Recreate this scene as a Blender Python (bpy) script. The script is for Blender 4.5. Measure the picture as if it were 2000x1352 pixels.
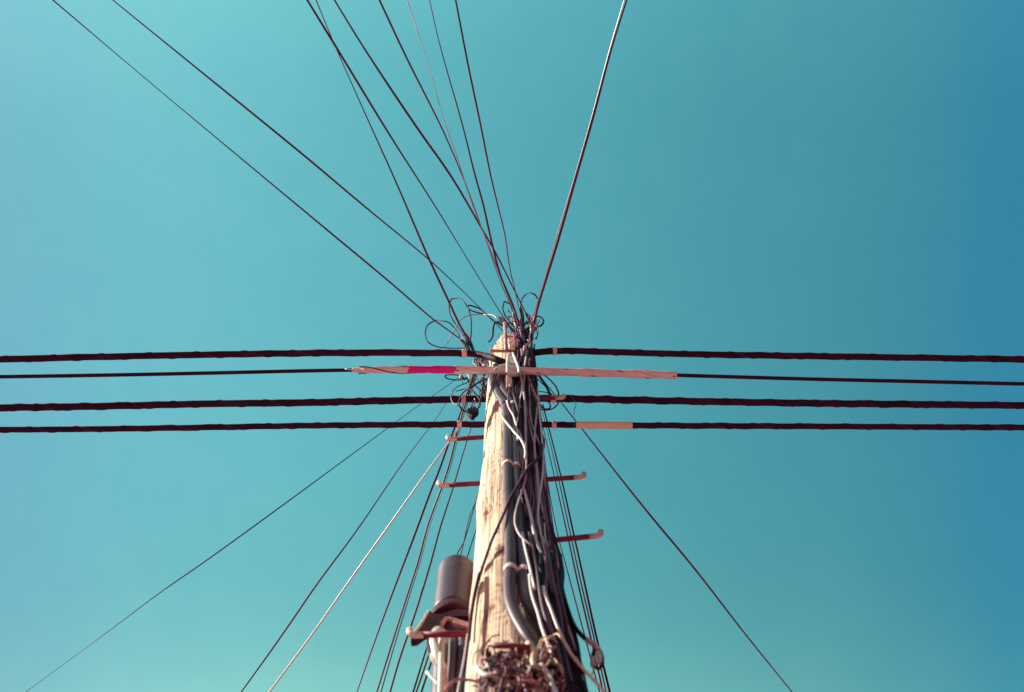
import bpy, math, random
from mathutils import Vector, Matrix, noise
from math import sin, cos, pi, radians, sqrt, atan2

for o in list(bpy.data.objects): bpy.data.objects.remove(o)
scene = bpy.context.scene
C = scene.collection

# ------------------------------------------------------------------ camera
PITCH, FPX = 74.0, 2300.0
CAM = Vector((0, 0, 1.6))
cd = bpy.data.cameras.new("camera"); cam = bpy.data.objects.new("camera", cd); C.objects.link(cam)
cam.location = CAM; cam.rotation_euler = (radians(90 + PITCH), 0, 0)
cd.sensor_width = 36.0; cd.sensor_fit = 'HORIZONTAL'; cd.lens = 36.0 * FPX / 2000.0
cd.clip_start = 0.05; cd.clip_end = 3000
cd.dof.use_dof = True; cd.dof.focus_distance = 5.5; cd.dof.aperture_fstop = 3.1; cd.dof.aperture_blades = 7
scene.camera = cam

# ------------------------------------------------------------------ sky
SUN_EL = radians(38)
SUN_DIR = Vector((-1.0, -0.16, 0)).normalized() * cos(SUN_EL) + Vector((0, 0, sin(SUN_EL)))   # towards the sun
w = bpy.data.worlds.new("World"); scene.world = w; w.use_nodes = True
nt = w.node_tree; N = nt.nodes; L = nt.links
for n in list(N): N.remove(n)
out = N.new('ShaderNodeOutputWorld'); bg = N.new('ShaderNodeBackground'); sky = N.new('ShaderNodeTexSky')
sky.sky_type = 'NISHITA'; sky.sun_disc = False; sky.sun_elevation = SUN_EL
sky.sun_rotation = atan2(SUN_DIR.x, SUN_DIR.y)
sky.altitude = 300; sky.air_density = 1.0; sky.dust_density = 0.6; sky.ozone_density = 1.0
bg.inputs['Strength'].default_value = 0.0575
tc = N.new('ShaderNodeTexCoord'); sep = N.new('ShaderNodeSeparateXYZ')
L.new(tc.outputs['Generated'], sep.inputs[0])
def wmap(src, a, b):
    m = N.new('ShaderNodeMapRange'); m.interpolation_type = 'SMOOTHSTEP'
    m.inputs['From Min'].default_value = a; m.inputs['From Max'].default_value = b
    L.new(src, m.inputs['Value']); return m.outputs['Result']
def wmix(fac, a, b, mode='MIX'):
    m = N.new('ShaderNodeMix'); m.data_type = 'RGBA'; m.blend_type = mode
    if hasattr(fac, 'is_linked'): L.new(fac, m.inputs[0])
    else: m.inputs[0].default_value = fac
    for s, v in ((6, a), (7, b)):
        if hasattr(v, 'is_linked'): L.new(v, m.inputs[s])
        else: m.inputs[s].default_value = (*v, 1)
    return m.outputs[2]
# the sky over the street: pale turquoise towards the sun side, deeper blue away from it, lighter low down; unseen horizon darkened to plum, shaped to cut side light
LOW_SKY_CUT = (0.26, 0.10, 0.155)
def wramp(src, a, b, stops):
    m = N.new('ShaderNodeMapRange'); m.inputs['From Min'].default_value = a; m.inputs['From Max'].default_value = b
    L.new(src, m.inputs['Value'])
    q = N.new('ShaderNodeValToRGB'); q.color_ramp.interpolation = 'B_SPLINE'; e = q.color_ramp.elements
    while len(e) < len(stops): e.new(0.5)
    for k, (p, c) in zip(e, stops): k.position = (p - a) / (b - a); k.color = (c[0] / 5, c[1] / 5, c[2] / 5, 1)
    L.new(m.outputs[0], q.inputs[0]); return wmix(1.0, q.outputs[0], (5, 5, 5), 'MULTIPLY')
side = wramp(sep.outputs['X'], -0.6, 0.6, [(-0.5, (1.1, 1.95, 1.55)), (-0.4, (1.26, 2.36, 1.75)), (-0.28, (1.50, 3.2, 2.1)), (-0.15, (1.46, 3.36, 2.12)), (0.0, (1.26, 3.20, 2.06)), (0.12, (1.10, 2.98, 1.98)), (0.24, (0.98, 2.76, 1.88)), (0.32, (0.82, 2.52, 1.86)), (0.37, (0.63, 2.33, 1.93)), (0.5, (0.40, 2.1, 1.95))])
depth = wramp(sep.outputs['Y'], -0.2, 0.8, [(-0.1, (1.30, 1.20, 1.13)), (0.0, (1.12, 1.10, 1.06)), (0.08, (0.97, 1.0, 0.98)), (0.24, (1.0, 1.0, 1.0)), (0.36, (1.0, 1.02, 1.0)), (0.44, (1.10, 1.03, .97)), (0.50, (1.45, 1.15, 1.0)), (0.54, (2.0, 1.36, 1.1)), (0.65, (2.0, 1.4, 1.1))])
zen = wmix(1.0, side, depth, 'MULTIPLY')
t3 = wmix(wmap(sep.outputs['Z'], 0.78, 0.62), zen, LOW_SKY_CUT)
wn = N.new('ShaderNodeTexNoise'); wn.inputs['Scale'].default_value = 9.0; wn.inputs['Detail'].default_value = 12; wn.inputs['Roughness'].default_value = 0.78
L.new(tc.outputs['Generated'], wn.inputs['Vector'])
t4 = wmix(wmap(wn.outputs['Fac'], 0.2, 0.8), (0.92, 0.965, 0.985), (1.08, 1.035, 1.015))
final = wmix(1.0, wmix(1.0, sky.outputs['Color'], t3, 'MULTIPLY'), t4, 'MULTIPLY')
L.new(final, bg.inputs['Color']); L.new(bg.outputs[0], out.inputs['Surface'])

# ------------------------------------------------------------------ sun
sd = bpy.data.lights.new("sun", 'SUN'); sun = bpy.data.objects.new("sun", sd); C.objects.link(sun)
sd.energy = 4.6; sd.angle = radians(0.5); sd.color = (1.0, 0.95, 0.80)
sun.rotation_euler = SUN_DIR.to_track_quat('Z', 'Y').to_euler(); sun.location = (-6, -4, 12)
scene.view_settings.view_transform = 'Standard'; scene.view_settings.look = 'None'
scene.view_settings.gamma = 1.0; scene.view_settings.exposure = 0.8
scene.render.engine = 'CYCLES'
scene.cycles.max_bounces = 6

# ------------------------------------------------------------------ where things are
A = radians(PITCH)
FW = Vector((0, cos(A), sin(A))); UP = Vector((0, -sin(A), cos(A)))
def ray(px, py): return FW + Vector((1, 0, 0)) * ((px - 1000) / FPX) + UP * ((676 - py) / FPX)
def atY(px, py, Y): d = ray(px, py); return CAM + d * (Y / d.y)
def atZ(px, py, h): d = ray(px, py); return CAM + d * (h / d.z)      # h: metres above the eye
TOP_H = 5.49
POLE_Y = 1.6
def axis_x(h): return -0.004 + (5.45 - h) * 0.0035
def pole_r(h): return 0.1000 + (5.69 - h) * 0.0069
def onP(px, py, off=0.0):
    """point on the pole's round surface (plus off) along a sight line"""
    d = ray(px, py); t = 1.5 / d.y
    for _ in range(6):
        h = t * d.z; R = pole_r(h) + off; xa = axis_x(h)
        a = d.x ** 2 + d.y ** 2; b = -2 * (d.x * xa + d.y * POLE_Y); c = xa * xa + POLE_Y ** 2 - R * R
        D = b * b - 4 * a * c
        t = (-b - sqrt(max(D, 0))) / (2 * a)
    return CAM + d * t

# ------------------------------------------------------------------ materials
def new_mat(name):
    m = bpy.data.materials.new(name); m.use_nodes = True
    return m, m.node_tree, m.node_tree.nodes['Principled BSDF']
def mat(name, col, rough=0.55, metal=0.0, var=0.25, scale=18, bump=0.25, spec=0.5, dirt=None, stretch=(1, 1, 1), bscale=90, coat=0.0):
    m, t, p = new_mat(name); n = t.nodes; l = t.links
    co = n.new('ShaderNodeTexCoord'); mp = n.new('ShaderNodeMapping'); mp.inputs['Scale'].default_value = stretch
    l.new(co.outputs['Object'], mp.inputs['Vector'])
    ns = n.new('ShaderNodeTexNoise'); ns.inputs['Scale'].default_value = scale; ns.inputs['Detail'].default_value = 6
    l.new(mp.outputs[0], ns.inputs['Vector'])
    r = n.new('ShaderNodeValToRGB'); r.color_ramp.elements[0].position = 0.32; r.color_ramp.elements[1].position = 0.68
    r.color_ramp.elements[0].color = (*[c * (1 - var) for c in col], 1)
    r.color_ramp.elements[1].color = (*[min(1, c * (1 + var)) for c in col], 1)
    l.new(ns.outputs['Fac'], r.inputs[0]); colo = r.outputs[0]
    if dirt:
        d2 = n.new('ShaderNodeTexNoise'); d2.inputs['Scale'].default_value = scale * 2.3; d2.inputs['Detail'].default_value = 8
        l.new(mp.outputs[0], d2.inputs['Vector'])
        rr = n.new('ShaderNodeValToRGB'); rr.color_ramp.elements[0].position = 0.55; rr.color_ramp.elements[1].position = 0.68
        l.new(d2.outputs['Fac'], rr.inputs[0])
        mx = n.new('ShaderNodeMix'); mx.data_type = 'RGBA'; l.new(rr.outputs[0], mx.inputs[0]); l.new(colo, mx.inputs[6]); mx.inputs[7].default_value = (*dirt, 1)
        colo = mx.outputs[2]
    l.new(colo, p.inputs['Base Color'])
    p.inputs['Roughness'].default_value = rough; p.inputs['Metallic'].default_value = metal
    p.inputs['Specular IOR Level'].default_value = spec; p.inputs['Coat Weight'].default_value = coat
    b2 = n.new('ShaderNodeTexNoise'); b2.inputs['Scale'].default_value = bscale; b2.inputs['Detail'].default_value = 5
    l.new(mp.outputs[0], b2.inputs['Vector'])
    bp = n.new('ShaderNodeBump'); bp.inputs['Strength'].default_value = bump; bp.inputs['Distance'].default_value = 0.004
    l.new(b2.outputs['Fac'], bp.inputs['Height']); l.new(bp.outputs[0], p.inputs['Normal'])
    rg = n.new('ShaderNodeMapRange'); rg.inputs['To Min'].default_value = max(0.05, rough - 0.12); rg.inputs['To Max'].default_value = min(1, rough + 0.15)
    l.new(ns.outputs['Fac'], rg.inputs['Value']); l.new(rg.outputs[0], p.inputs['Roughness'])
    return m

M = {}
M['cable'] = mat('black_cable_sheath', (0.046, 0.008, 0.030), 0.7, var=0.35, scale=9, bump=0.5, spec=0.15)
M['wire'] = mat('dark_wire_sheath', (0.06, 0.012, 0.04), 0.65, var=0.4, scale=7, bump=0.04, bscale=30, spec=0.14)
M['drop'] = mat('drop_wire_sheath', (0.14, 0.032, 0.09), 0.65, var=0.35, scale=3, bump=0.03, bscale=30, spec=0.15)
M['wire2'] = mat('plum_grey_wire_sheath', (0.16, 0.07, 0.12), 0.5, var=0.3, scale=7, bump=0.04, bscale=30, spec=0.35)
M['wire3'] = mat('weathered_pale_wire_sheath', (0.56, 0.46, 0.47), 0.5, var=0.2, scale=9, bump=0.04, bscale=30, dirt=(0.36, 0.24, 0.26))
M['olive'] = mat('faded_olive_wire_sheath', (0.20, 0.19, 0.10), 0.5, var=0.2, scale=5, bump=0.1)
M['white'] = mat('white_wire_sheath', (0.80, 0.80, 0.74), 0.4, var=0.08, scale=9, bump=0.1)
M['black'] = mat('black_rubber', (0.010, 0.004, 0.008), 0.55, var=0.4, scale=14, bump=0.3, spec=0.2)
M['pipe'] = mat('grey_plastic_conduit', (0.090, 0.052, 0.072), 0.42, var=0.25, scale=10, bump=0.10, spec=0.22, dirt=(0.055, 0.03, 0.042), stretch=(1, 1, .35))
M['band'] = mat('white_plastic_band', (0.82, 0.66, 0.58), 0.5, var=0.1, bump=0.1)
M['tie'] = mat('tan_cable_tie', (0.90, 0.64, 0.56), 0.6, var=0.15, bump=0.2)
M['rod'] = mat('pink_beige_armour_wrap', (0.90, 0.72, 0.68), 0.45, var=0.06, scale=20, bump=0.08)
M['magenta'] = mat('magenta_tape', (0.88, 0.0015, 0.30), 0.45, var=0.12, scale=22, bump=0.3)
M['yellow'] = mat('straw_tape', (0.95, 0.78, 0.50), 0.55, var=0.12, scale=22, bump=0.3)
M['rust'] = mat('rust_red_steel', (0.23, 0.012, 0.045), 0.6, var=0.35, scale=40, bump=0.4)
M['tip'] = mat('sun_cream_steel', (0.78, 0.60, 0.50), 0.5, var=0.2, scale=60, bump=0.5, dirt=(0.42, 0.14, 0.12))  # cream of the sunlit step bolt ends painted into the colour, plus rust spots
M['galv'] = mat('pink_rusted_steel', (0.5, 0.24, 0.22), 0.5, var=0.25, scale=45, bump=0.4, dirt=(0.35, 0.1, 0.1))
M['can'] = mat('purple_grey_enamel', (0.085, 0.052, 0.080), 0.45, var=0.25, scale=8, bump=0.08, spec=0.22, dirt=(0.12, 0.065, 0.085))
M['bracket'] = mat('maroon_painted_steel', (0.05, 0.009, 0.02), 0.65, var=0.3, scale=30, bump=0.3, spec=0.15)
M['ceramic'] = mat('dirty_pale_porcelain', (0.66, 0.62, 0.54), 0.35, var=0.2, scale=14, bump=0.1, dirt=(0.30, 0.16, 0.16))
M['copper'] = mat('rusty_curled_wire', (0.36, 0.10, 0.09), 0.5, var=0.4, scale=30, bump=0.3)
M['cream'] = mat('cream_insulation', (0.78, 0.62, 0.42), 0.5, var=0.15, bump=0.15)
M['pinkw'] = mat('pink_brown_insulation', (0.50, 0.22, 0.22), 0.5, var=0.25, bump=0.15)
M['board'] = mat('dark_terminal_board', (0.085, 0.03, 0.05), 0.6, var=0.5, scale=22, bump=0.6)

def wood_mat():
    m, t, p = new_mat('weathered_pine'); n = t.nodes; l = t.links
    co = n.new('ShaderNodeTexCoord')
    def mapped(s):
        q = n.new('ShaderNodeMapping'); q.inputs['Scale'].default_value = s; l.new(co.outputs['Object'], q.inputs[0]); return q.outputs[0]
    def nz(v, sc, det=6, dist=0.0):
        q = n.new('ShaderNodeTexNoise'); q.inputs['Scale'].default_value = sc; q.inputs['Detail'].default_value = det; q.inputs['Distortion'].default_value = dist
        l.new(v, q.inputs['Vector']); return q.outputs['Fac']
    def ramp(f, stops):
        q = n.new('ShaderNodeValToRGB'); e = q.color_ramp.elements
        e[0].position, e[0].color = stops[0][0], (*stops[0][1], 1); e[1].position, e[1].color = stops[-1][0], (*stops[-1][1], 1)
        for s in stops[1:-1]: k = e.new(s[0]); k.color = (*s[1], 1)
        l.new(f, q.inputs[0]); return q.outputs[0]
    def mix(f, a, b, mode='MIX'):
        q = n.new('ShaderNodeMix'); q.data_type = 'RGBA'; q.blend_type = mode
        for s, v in ((0, f), (6, a), (7, b)):
            if hasattr(v, 'is_linked'): l.new(v, q.inputs[s])
            else: q.inputs[s].default_value = v if s == 0 else (*v, 1)
        return q.outputs[2]
    def math_(op, a, b=0.5, c=0.5):
        q = n.new('ShaderNodeMath'); q.operation = op
        for i, v in enumerate((a, b, c)):
            if hasattr(v, 'is_linked'): l.new(v, q.inputs[i])
            else: q.inputs[i].default_value = v
        return q.outputs[0]
    # knots: the grain swirls round them
    h_of = lambda y: atY(1000, y, 1.5).z
    knots = [onP(962, 1186), onP(985, 880), onP(948, 1000), onP(960, 905), onP(978, 1075), onP(940, 1290)]
    grain_v = mapped((62, 62, 2.6))
    col = ramp(nz(grain_v, 1.0, 9, 0.6), [(0.30, (0.58, 0.34, 0.22)), (0.42, (0.74, 0.52, 0.36)), (0.56, (0.82, 0.64, 0.46)), (0.75, (0.86, 0.74, 0.56))])
    col = mix(ramp(nz(mapped((3, 3, 1.2)), 1.6, 4), [(0.4, (0, 0, 0)), (0.66, (0.55, 0.55, 0.55))]), col, (0.84, 0.76, 0.60))
    height = nz(mapped((80, 80, 2.2)), 1.0, 8, 0.3)
    fine = nz(mapped((170, 170, 4.5)), 1.0, 4)
    height = math_('MULTIPLY_ADD', fine, 0.5, height)
    crack = ramp(nz(mapped((24, 24, 0.9)), 1.0, 3, 0.8), [(0.490, (0, 0, 0)), (0.5, (1, 1, 1)), (0.510, (0, 0, 0))])
    gate = ramp(nz(mapped((5, 5, 2.2)), 1.3, 3), [(0.45, (0, 0, 0)), (0.53, (1, 1, 1))])
    crack = mix(1.0, crack, gate, 'MULTIPLY')
    speck = ramp(nz(mapped((60, 60, 22)), 1.0, 3), [(0.62, (0, 0, 0)), (0.69, (1, 1, 1))])
    for i, k in enumerate(knots):
        rad = (0.085, 0.045, 0.07, 0.04, 0.045, 0.06)[i]
        d = n.new('ShaderNodeVectorMath'); d.operation = 'DISTANCE'; l.new(mapped((1, 1, 0.55)), d.inputs[0])
        d.inputs[1].default_value = (k.x, k.y, k.z * 0.55)
        dist = math_('MULTIPLY_ADD', math_('SUBTRACT', nz(mapped((14, 14, 9)), 1.0, 4), 0.5), 0.055, d.outputs['Value'])
        rings = math_('SINE', math_('MULTIPLY', dist, 330))
        fall = ramp(d.outputs['Value'], [(0.0, (1, 1, 1)), (rad * 0.5, (0.6, 0.6, 0.6)), (rad, (0, 0, 0))])
        f = math_('MULTIPLY', math_('MULTIPLY_ADD', rings, 0.5, 0.5), fall)
        col = mix(math_('MULTIPLY', f, 0.40), col, (0.40, 0.14, 0.10))
        core = ramp(math_('ADD', dist, 0.0), [(0.008, (0.85, 0.85, 0.85)), (0.016, (0, 0, 0))])
        if i in (0, 2, 4): col = mix(core, col, (0.22, 0.05, 0.05))
        height = math_('MULTIPLY_ADD', math_('MULTIPLY', rings, fall), 0.16, height)
    col = mix(crack, col, (0.14, 0.03, 0.035))
    col = mix(math_('MULTIPLY', speck, 0.8), col, (0.30, 0.10, 0.08))
    height = math_('SUBTRACT', height, crack)
    l.new(col, p.inputs['Base Color']); p.inputs['Roughness'].default_value = 0.8; p.inputs['Specular IOR Level'].default_value = 0.25
    bp = n.new('ShaderNodeBump'); bp.inputs['Strength'].default_value = 0.8; bp.inputs['Distance'].default_value = 0.008
    l.new(height, bp.inputs['Height']); l.new(bp.outputs[0], p.inputs['Normal'])
    return m
M['wood'] = wood_mat()
M['ground'] = mat('red_bounce_ground', (0.25, 0.092, 0.11), 0.9, var=0.2, scale=1.5, bump=0.3, bscale=12)  # ground out of view; red tone chosen so its bounce warms the shade

# ------------------------------------------------------------------ mesh helpers
def link(name, verts, faces, m, parent=None, smooth=True):
    me = bpy.data.meshes.new(name); me.from_pydata([tuple(v) for v in verts], [], faces); me.update()
    if smooth: me.polygons.foreach_set('use_smooth', [True] * len(me.polygons))
    me.materials.append(m)
    o = bpy.data.objects.new(name, me); C.objects.link(o)
    if parent: o.parent = parent
    return o
def merge(parts):
    V, F = [], []
    for v, f in parts:
        k = len(V); V += list(v); F += [tuple(i + k for i in q) for q in f]
    return V, F
def spline(pts, step=0.03):
    """smooth curve through the points, resampled"""
    pts = [Vector(p) for p in pts]
    if len(pts) == 2: pts = [pts[0], pts[0].lerp(pts[1], 0.5), pts[1]]
    P = [pts[0] * 2 - pts[1]] + pts + [pts[-1] * 2 - pts[-2]]
    out = []
    for i in range(1, len(P) - 2):
        p0, p1, p2, p3 = P[i - 1:i + 3]
        d01 = max((p1 - p0).length, 1e-5) ** .5; d12 = max((p2 - p1).length, 1e-5) ** .5; d23 = max((p3 - p2).length, 1e-5) ** .5
        m1 = (p1 - p0) / d01 - (p2 - p0) / (d01 + d12) + (p2 - p1) / d12
        m2 = (p2 - p1) / d12 - (p3 - p1) / (d12 + d23) + (p3 - p2) / d23
        m1 *= d12; m2 *= d12
        n = max(2, int((p2 - p1).length / step))
        for k in range(n):
            u = k / n
            out.append((2*u**3-3*u*u+1)*p1 + (u**3-2*u*u+u)*m1 + (-2*u**3+3*u*u)*p2 + (u**3-u*u)*m2)
    out.append(pts[-1]); return out
def sweep(path, r, n=8, flat=1.0, twist=0.0, prof=None, caps=True, phase=0.0):
    """tube along a dense path; r a number or function of the run; prof(theta, s) scales the radius"""
    V, F = [], []; s = 0.0; up = None
    for i, p in enumerate(path):
        t = (path[min(i + 1, len(path) - 1)] - path[max(i - 1, 0)]).normalized()
        if up is None:
            up = Vector((0, 0, 1)) if abs(t.z) < 0.9 else Vector((1, 0, 0))
        up = (up - t * up.dot(t)).normalized(); b = t.cross(up)
        if i: s += (p - path[i - 1]).length
        R = r(s) if callable(r) else r
        tw = twist * s + phase
        for k in range(n):
            th = 2 * pi * k / n
            q = R * (prof(th, s) if prof else 1.0)
            a, c = cos(th) * q, sin(th) * q * flat
            x = a * cos(tw) - c * sin(tw); y = a * sin(tw) + c * cos(tw)
            V.append(p + up * x + b * y)
    for i in range(len(path) - 1):
        for k in range(n):
            F.append((i * n + k, i * n + (k + 1) % n, (i + 1) * n + (k + 1) % n, (i + 1) * n + k))
    if caps: F.append(tuple(range(n - 1, -1, -1))); F.append(tuple(range((len(path) - 1) * n, len(path) * n)))
    return V, F
def lathe(base, axis, prof, n=32):
    """prof: (along, radius) pairs"""
    axis = axis.normalized(); u = axis.orthogonal().normalized(); v = axis.cross(u); V, F = [], []
    for a, r in prof:
        for k in range(n): V.append(base + axis * a + (u * cos(2*pi*k/n) + v * sin(2*pi*k/n)) * max(r, 1e-4))
    for i in range(len(prof) - 1):
        for k in range(n): F.append((i*n+k, i*n+(k+1) % n, (i+1)*n+(k+1) % n, (i+1)*n+k))
    F.append(tuple(range(n - 1, -1, -1))); F.append(tuple(range((len(prof)-1)*n, len(prof)*n)))
    return V, F
def slab(poly, depth):
    """extrude a polygon of points by a vector"""
    n = len(poly); V = list(poly) + [p + depth for p in poly]
    F = [tuple(range(n)), tuple(range(2*n-1, n-1, -1))] + [(i, i + n, (i+1) % n + n, (i+1) % n) for i in range(n)]
    return V, F
def bevel(o, w=0.003):
    b = o.modifiers.new('bevel', 'BEVEL'); b.width = w; b.segments = 2; b.limit_method = 'ANGLE'; return o
def tag(o, label=None, cat=None, group=None, kind=None):
    for k, v in (('label', label), ('category', cat), ('group', group), ('kind', kind)):
        if v: o[k] = v
    return o
def empty(name, loc=(0, 0, 0)):
    o = bpy.data.objects.new(name, None); o.empty_display_size = 0.05; C.objects.link(o); o.location = loc; return o
def under(o, root):
    """parent a mesh built in world space to an Empty placed at the thing's base"""
    o.parent = root; o.location = tuple(-Vector(root.location)); return o
def strand(pts, r, m, name='drop_wire', step=0.05, flat=0.62, twist=3.0, n=8, phase=0.0):
    V, F = sweep(spline(pts, step), r, n=n, flat=flat, twist=twist, phase=phase)
    return link(name, V, F, m)

# ------------------------------------------------------------------ ground
gv = []; gf = []; G = 24
for j in range(G + 1):
    for i in range(G + 1):
        x = (i / G * 2 - 1); y = (j / G * 2 - 1)
        X = 1200 * x * abs(x) ; Y = 1200 * y * abs(y)
        gv.append((X, Y, 0.0))
for j in range(G):
    for i in range(G): a = j * (G + 1) + i; gf.append((a, a + 1, a + G + 2, a + G + 1))
tag(link('ground', gv, gf, M['ground']), kind='structure')

# ------------------------------------------------------------------ the pole
def build_pole():
    V, F = [], []; n = 96; H0 = -1.6; rows = 330
    for j in range(rows + 1):
        h = H0 + (TOP_H - H0) * (j / rows) ** 0.8
        for k in range(n):
            th = 2 * pi * k / n
            R = pole_r(h)
            q = Vector((cos(th) * 2.2, sin(th) * 2.2, h * 1.3))
            R *= 1 + 0.022 * noise.noise(q) + 0.010 * noise.noise(q * 2.7)
            fib = noise.noise(Vector((cos(th) * 14, sin(th) * 14, h * 0.9)))
            R += 0.0022 * fib - 0.004 * max(0, noise.noise(Vector((cos(th) * 9, sin(th) * 9, h * 0.35))) - 0.28) * 4
            # swollen ring of knots on the sunny side, hollow above it
            left = max(0, cos(th - pi))
            R += left * (0.0065 * math.exp(-((h - 3.62) / 0.10) ** 2) - 0.006 * math.exp(-((h - 4.05) / 0.16) ** 2) + 0.005 * math.exp(-((h - 2.95) / 0.1) ** 2))
            x = axis_x(h) + R * cos(th); y = POLE_Y + R * sin(th)
            z = h + 1.6
            if j == rows: pass
            V.append(Vector((x, y, z)))
    for j in range(rows):
        for k in range(n): F.append((j*n+k, j*n+(k+1) % n, (j+1)*n+(k+1) % n, (j+1)*n+k))
    # gabled top, ridge running front to back
    R = pole_r(TOP_H); rid = -0.034
    lim = lambda x: TOP_H + 1.6 - abs(x - rid) * (2.5 if x < rid else 1.7)
    for v in V: v.z = min(v.z, lim(v.x)) if v.z > TOP_H + 1.1 else v.z
    base = rows * n
    rings = 8
    last = [base + k for k in range(n)]
    for q in range(1, rings):
        cur = []
        for k in range(n):
            p = V[base + k]; f = 1 - q / rings
            x = axis_x(TOP_H) + (p.x - axis_x(TOP_H)) * f; y = POLE_Y + (p.y - POLE_Y) * f
            cur.append(len(V)); V.append(Vector((x, y, lim(x))))
        for k in range(n): F.append((last[k], last[(k+1) % n], cur[(k+1) % n], cur[k]))
        last = cur
    F.append(tuple(last))
    return V, F
V, F = build_pole()
pole = link('utility_pole', V, F, M['wood'])
tag(pole, 'weathered round wooden pole seen from below with cracked pale grain and gabled top', 'utility pole')

# ------------------------------------------------------------------ main cables crossing the picture
def lashed(r, pitch, amp=0.16, lobes=1, sharp=3.0, ph=0.0):
    def prof(th, s):
        c = max(0.0, cos(lobes * th - 2 * pi * s / pitch + ph + 1.1 * sin(s * 2.3) + .7 * sin(s * 5.9 + ph)))
        return 1 + amp * c ** sharp * max(.25, 0.7 + 0.35 * sin(s * 5.1 + ph) + .3 * sin(s * 1.9 + 2 * ph)) + .02 * sin(s * 31 + th)
    return prof
def extend(pts, sign, reach=11.0, drop=0.022):
    """carry a cable on past the frame with its sag"""
    p, q = pts[-2], pts[-1]
    d = (q - p); d.normalize(); out = []
    for k in range(1, 9):
        u = reach * k / 8
        out.append(q + Vector((d.x, d.y, d.z)) * u + Vector((0, 0, 0.012 * u * u)))
    return pts + out
def span(name, label, px, Y, r, prof, left=True, right=True, m='cable', mid_off=None):
    root = empty(name, atY(px[len(px)//2][0], px[len(px)//2][1], Y))
    tag(root, label, 'overhead cable', 'thick cables strung across the pole')
    pts = [atY(x, y, Y if len(rest) == 0 else rest[0]) for x, y, *rest in px]
    if left: pts = list(reversed(extend(list(reversed(pts)), -1)))
    if right: pts = extend(pts, 1)
    V, F = sweep(spline(pts, 0.022), r, n=14, prof=prof)
    under(link('sheath', V, F, M[m]), root)
    if prof:
        path = spline(pts, 0.012); W = []; ss = 0
        for i, p in enumerate(path):
            if i: ss += (p - path[i-1]).length
            th = 2 * pi * ss / 0.21 + sin(ss * 1.7) * .6
            W.append(p + Vector((0, cos(th), sin(th))) * (r * 1.06))
        V, F = sweep(W, .0017, n=5); under(link('lashing_wire', V, F, M['drop']), root)
    return root
def sleeve_on(root, part, x0, x1, pxs, Y, r, m, prof=None, n=20, step=0.01):
    def yof(x):
        for (a, ya, *_), (b, yb, *_) in zip(pxs, pxs[1:]):
            if a <= x <= b: return ya + (yb - ya) * (x - a) / (b - a)
        return pxs[-1][1]
    k = max(2, int((x1 - x0) / 12)); pts = [atY(x0 + (x1 - x0) * i / k, yof(x0 + (x1 - x0) * i / k), Y) for i in range(k + 1)]
    V, F = sweep(spline(pts, step), r, n=n, prof=prof)
    return under(link(part, V, F, M[m]), root)

c1l = [(0, 702), (200, 697), (400, 693), (600, 690), (750, 689), (880, 690), (925, 691, 1.475), (950, 696, 1.465), (972, 703, 1.455), (986, 708, 1.462)]
r1 = span('overhead_cable', 'topmost thick black cable on the left, bending down onto the pole front', c1l, 1.47, 0.0145, lashed(0.0145, 0.28, 0.15, ph=1), right=False)
sleeve_on(r1, 'tie', 903, 911.5, c1l, 1.47, 0.0182, 'tie')
c1r = [(1036, 690, 1.53), (1060, 687, 1.52), (1085, 686), (1115, 685.5), (1200, 688), (1350, 692), (1600, 696), (1800, 699), (2000, 702)]
r2 = span('overhead_cable', 'topmost thick black cable on the right, starting behind the wire bundle', c1r, 1.52, 0.0145, lashed(0.0145, 0.28, 0.15, ph=2), left=False)
sleeve_on(r2, 'tie', 1079, 1087, c1r, 1.52, 0.0180, 'tie')
c2 = [(0, 736), (200, 733), (400, 729), (600, 724.5), (690, 723), (850, 722), (1000, 724), (1150, 728), (1320, 733), (1600, 741), (1800, 745.5), (2000, 750)]
Y2 = 1.452
r3 = span('overhead_cable', 'thin black cable crossing the pole front inside a pink and magenta wrap', c2, Y2, 0.0078, None)
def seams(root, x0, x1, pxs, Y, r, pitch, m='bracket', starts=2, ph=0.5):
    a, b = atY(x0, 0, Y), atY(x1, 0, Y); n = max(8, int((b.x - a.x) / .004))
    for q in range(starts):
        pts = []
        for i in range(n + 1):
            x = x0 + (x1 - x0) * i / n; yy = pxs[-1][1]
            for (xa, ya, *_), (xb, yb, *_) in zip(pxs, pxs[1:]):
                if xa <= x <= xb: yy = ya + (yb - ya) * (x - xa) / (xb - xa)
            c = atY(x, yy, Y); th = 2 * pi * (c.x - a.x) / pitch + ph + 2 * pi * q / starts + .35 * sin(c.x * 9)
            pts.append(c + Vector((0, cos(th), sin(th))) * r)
        V, F = sweep(pts, .0021, n=6); under(link('seam_shade', V, F, M[m]), root)  # dark threads added to draw the shade in the wrap's grooves
def wrapprof(ph=0, lob=2, depth=0.34, pitch=0.36, tap=False):
    def prof(th, s):
        a = (lob * th - 2 * pi * s * lob / pitch + ph + .5 * sin(s * 11)) / (2 * pi) % 1.0
        g = min(a, 1 - a)
        taper = min(1.0, .62 + s * 9) if tap else 1.0
        return taper * (1 - depth * math.exp(-(g / 0.055) ** 2) + 0.22 * (a - 0.5) + 0.03 * sin(s * 23 + 2 * th))
    return prof
sleeve_on(r3, 'wrap', 688, 800, c2, Y2, 0.0142, 'rod', wrapprof(0.5, tap=True), n=40, step=0.004)
tag(sleeve_on(r3, 'wrap', 797, 891, c2, Y2, 0.0160, 'magenta', wrapprof(2.0, depth=0.12, pitch=0.26), n=40, step=0.006), 'magenta stretch of the wrap')
sleeve_on(r3, 'wrap', 888, 1322, c2, Y2, 0.0166, 'rod', wrapprof(3.5), n=40, step=0.005)
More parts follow.
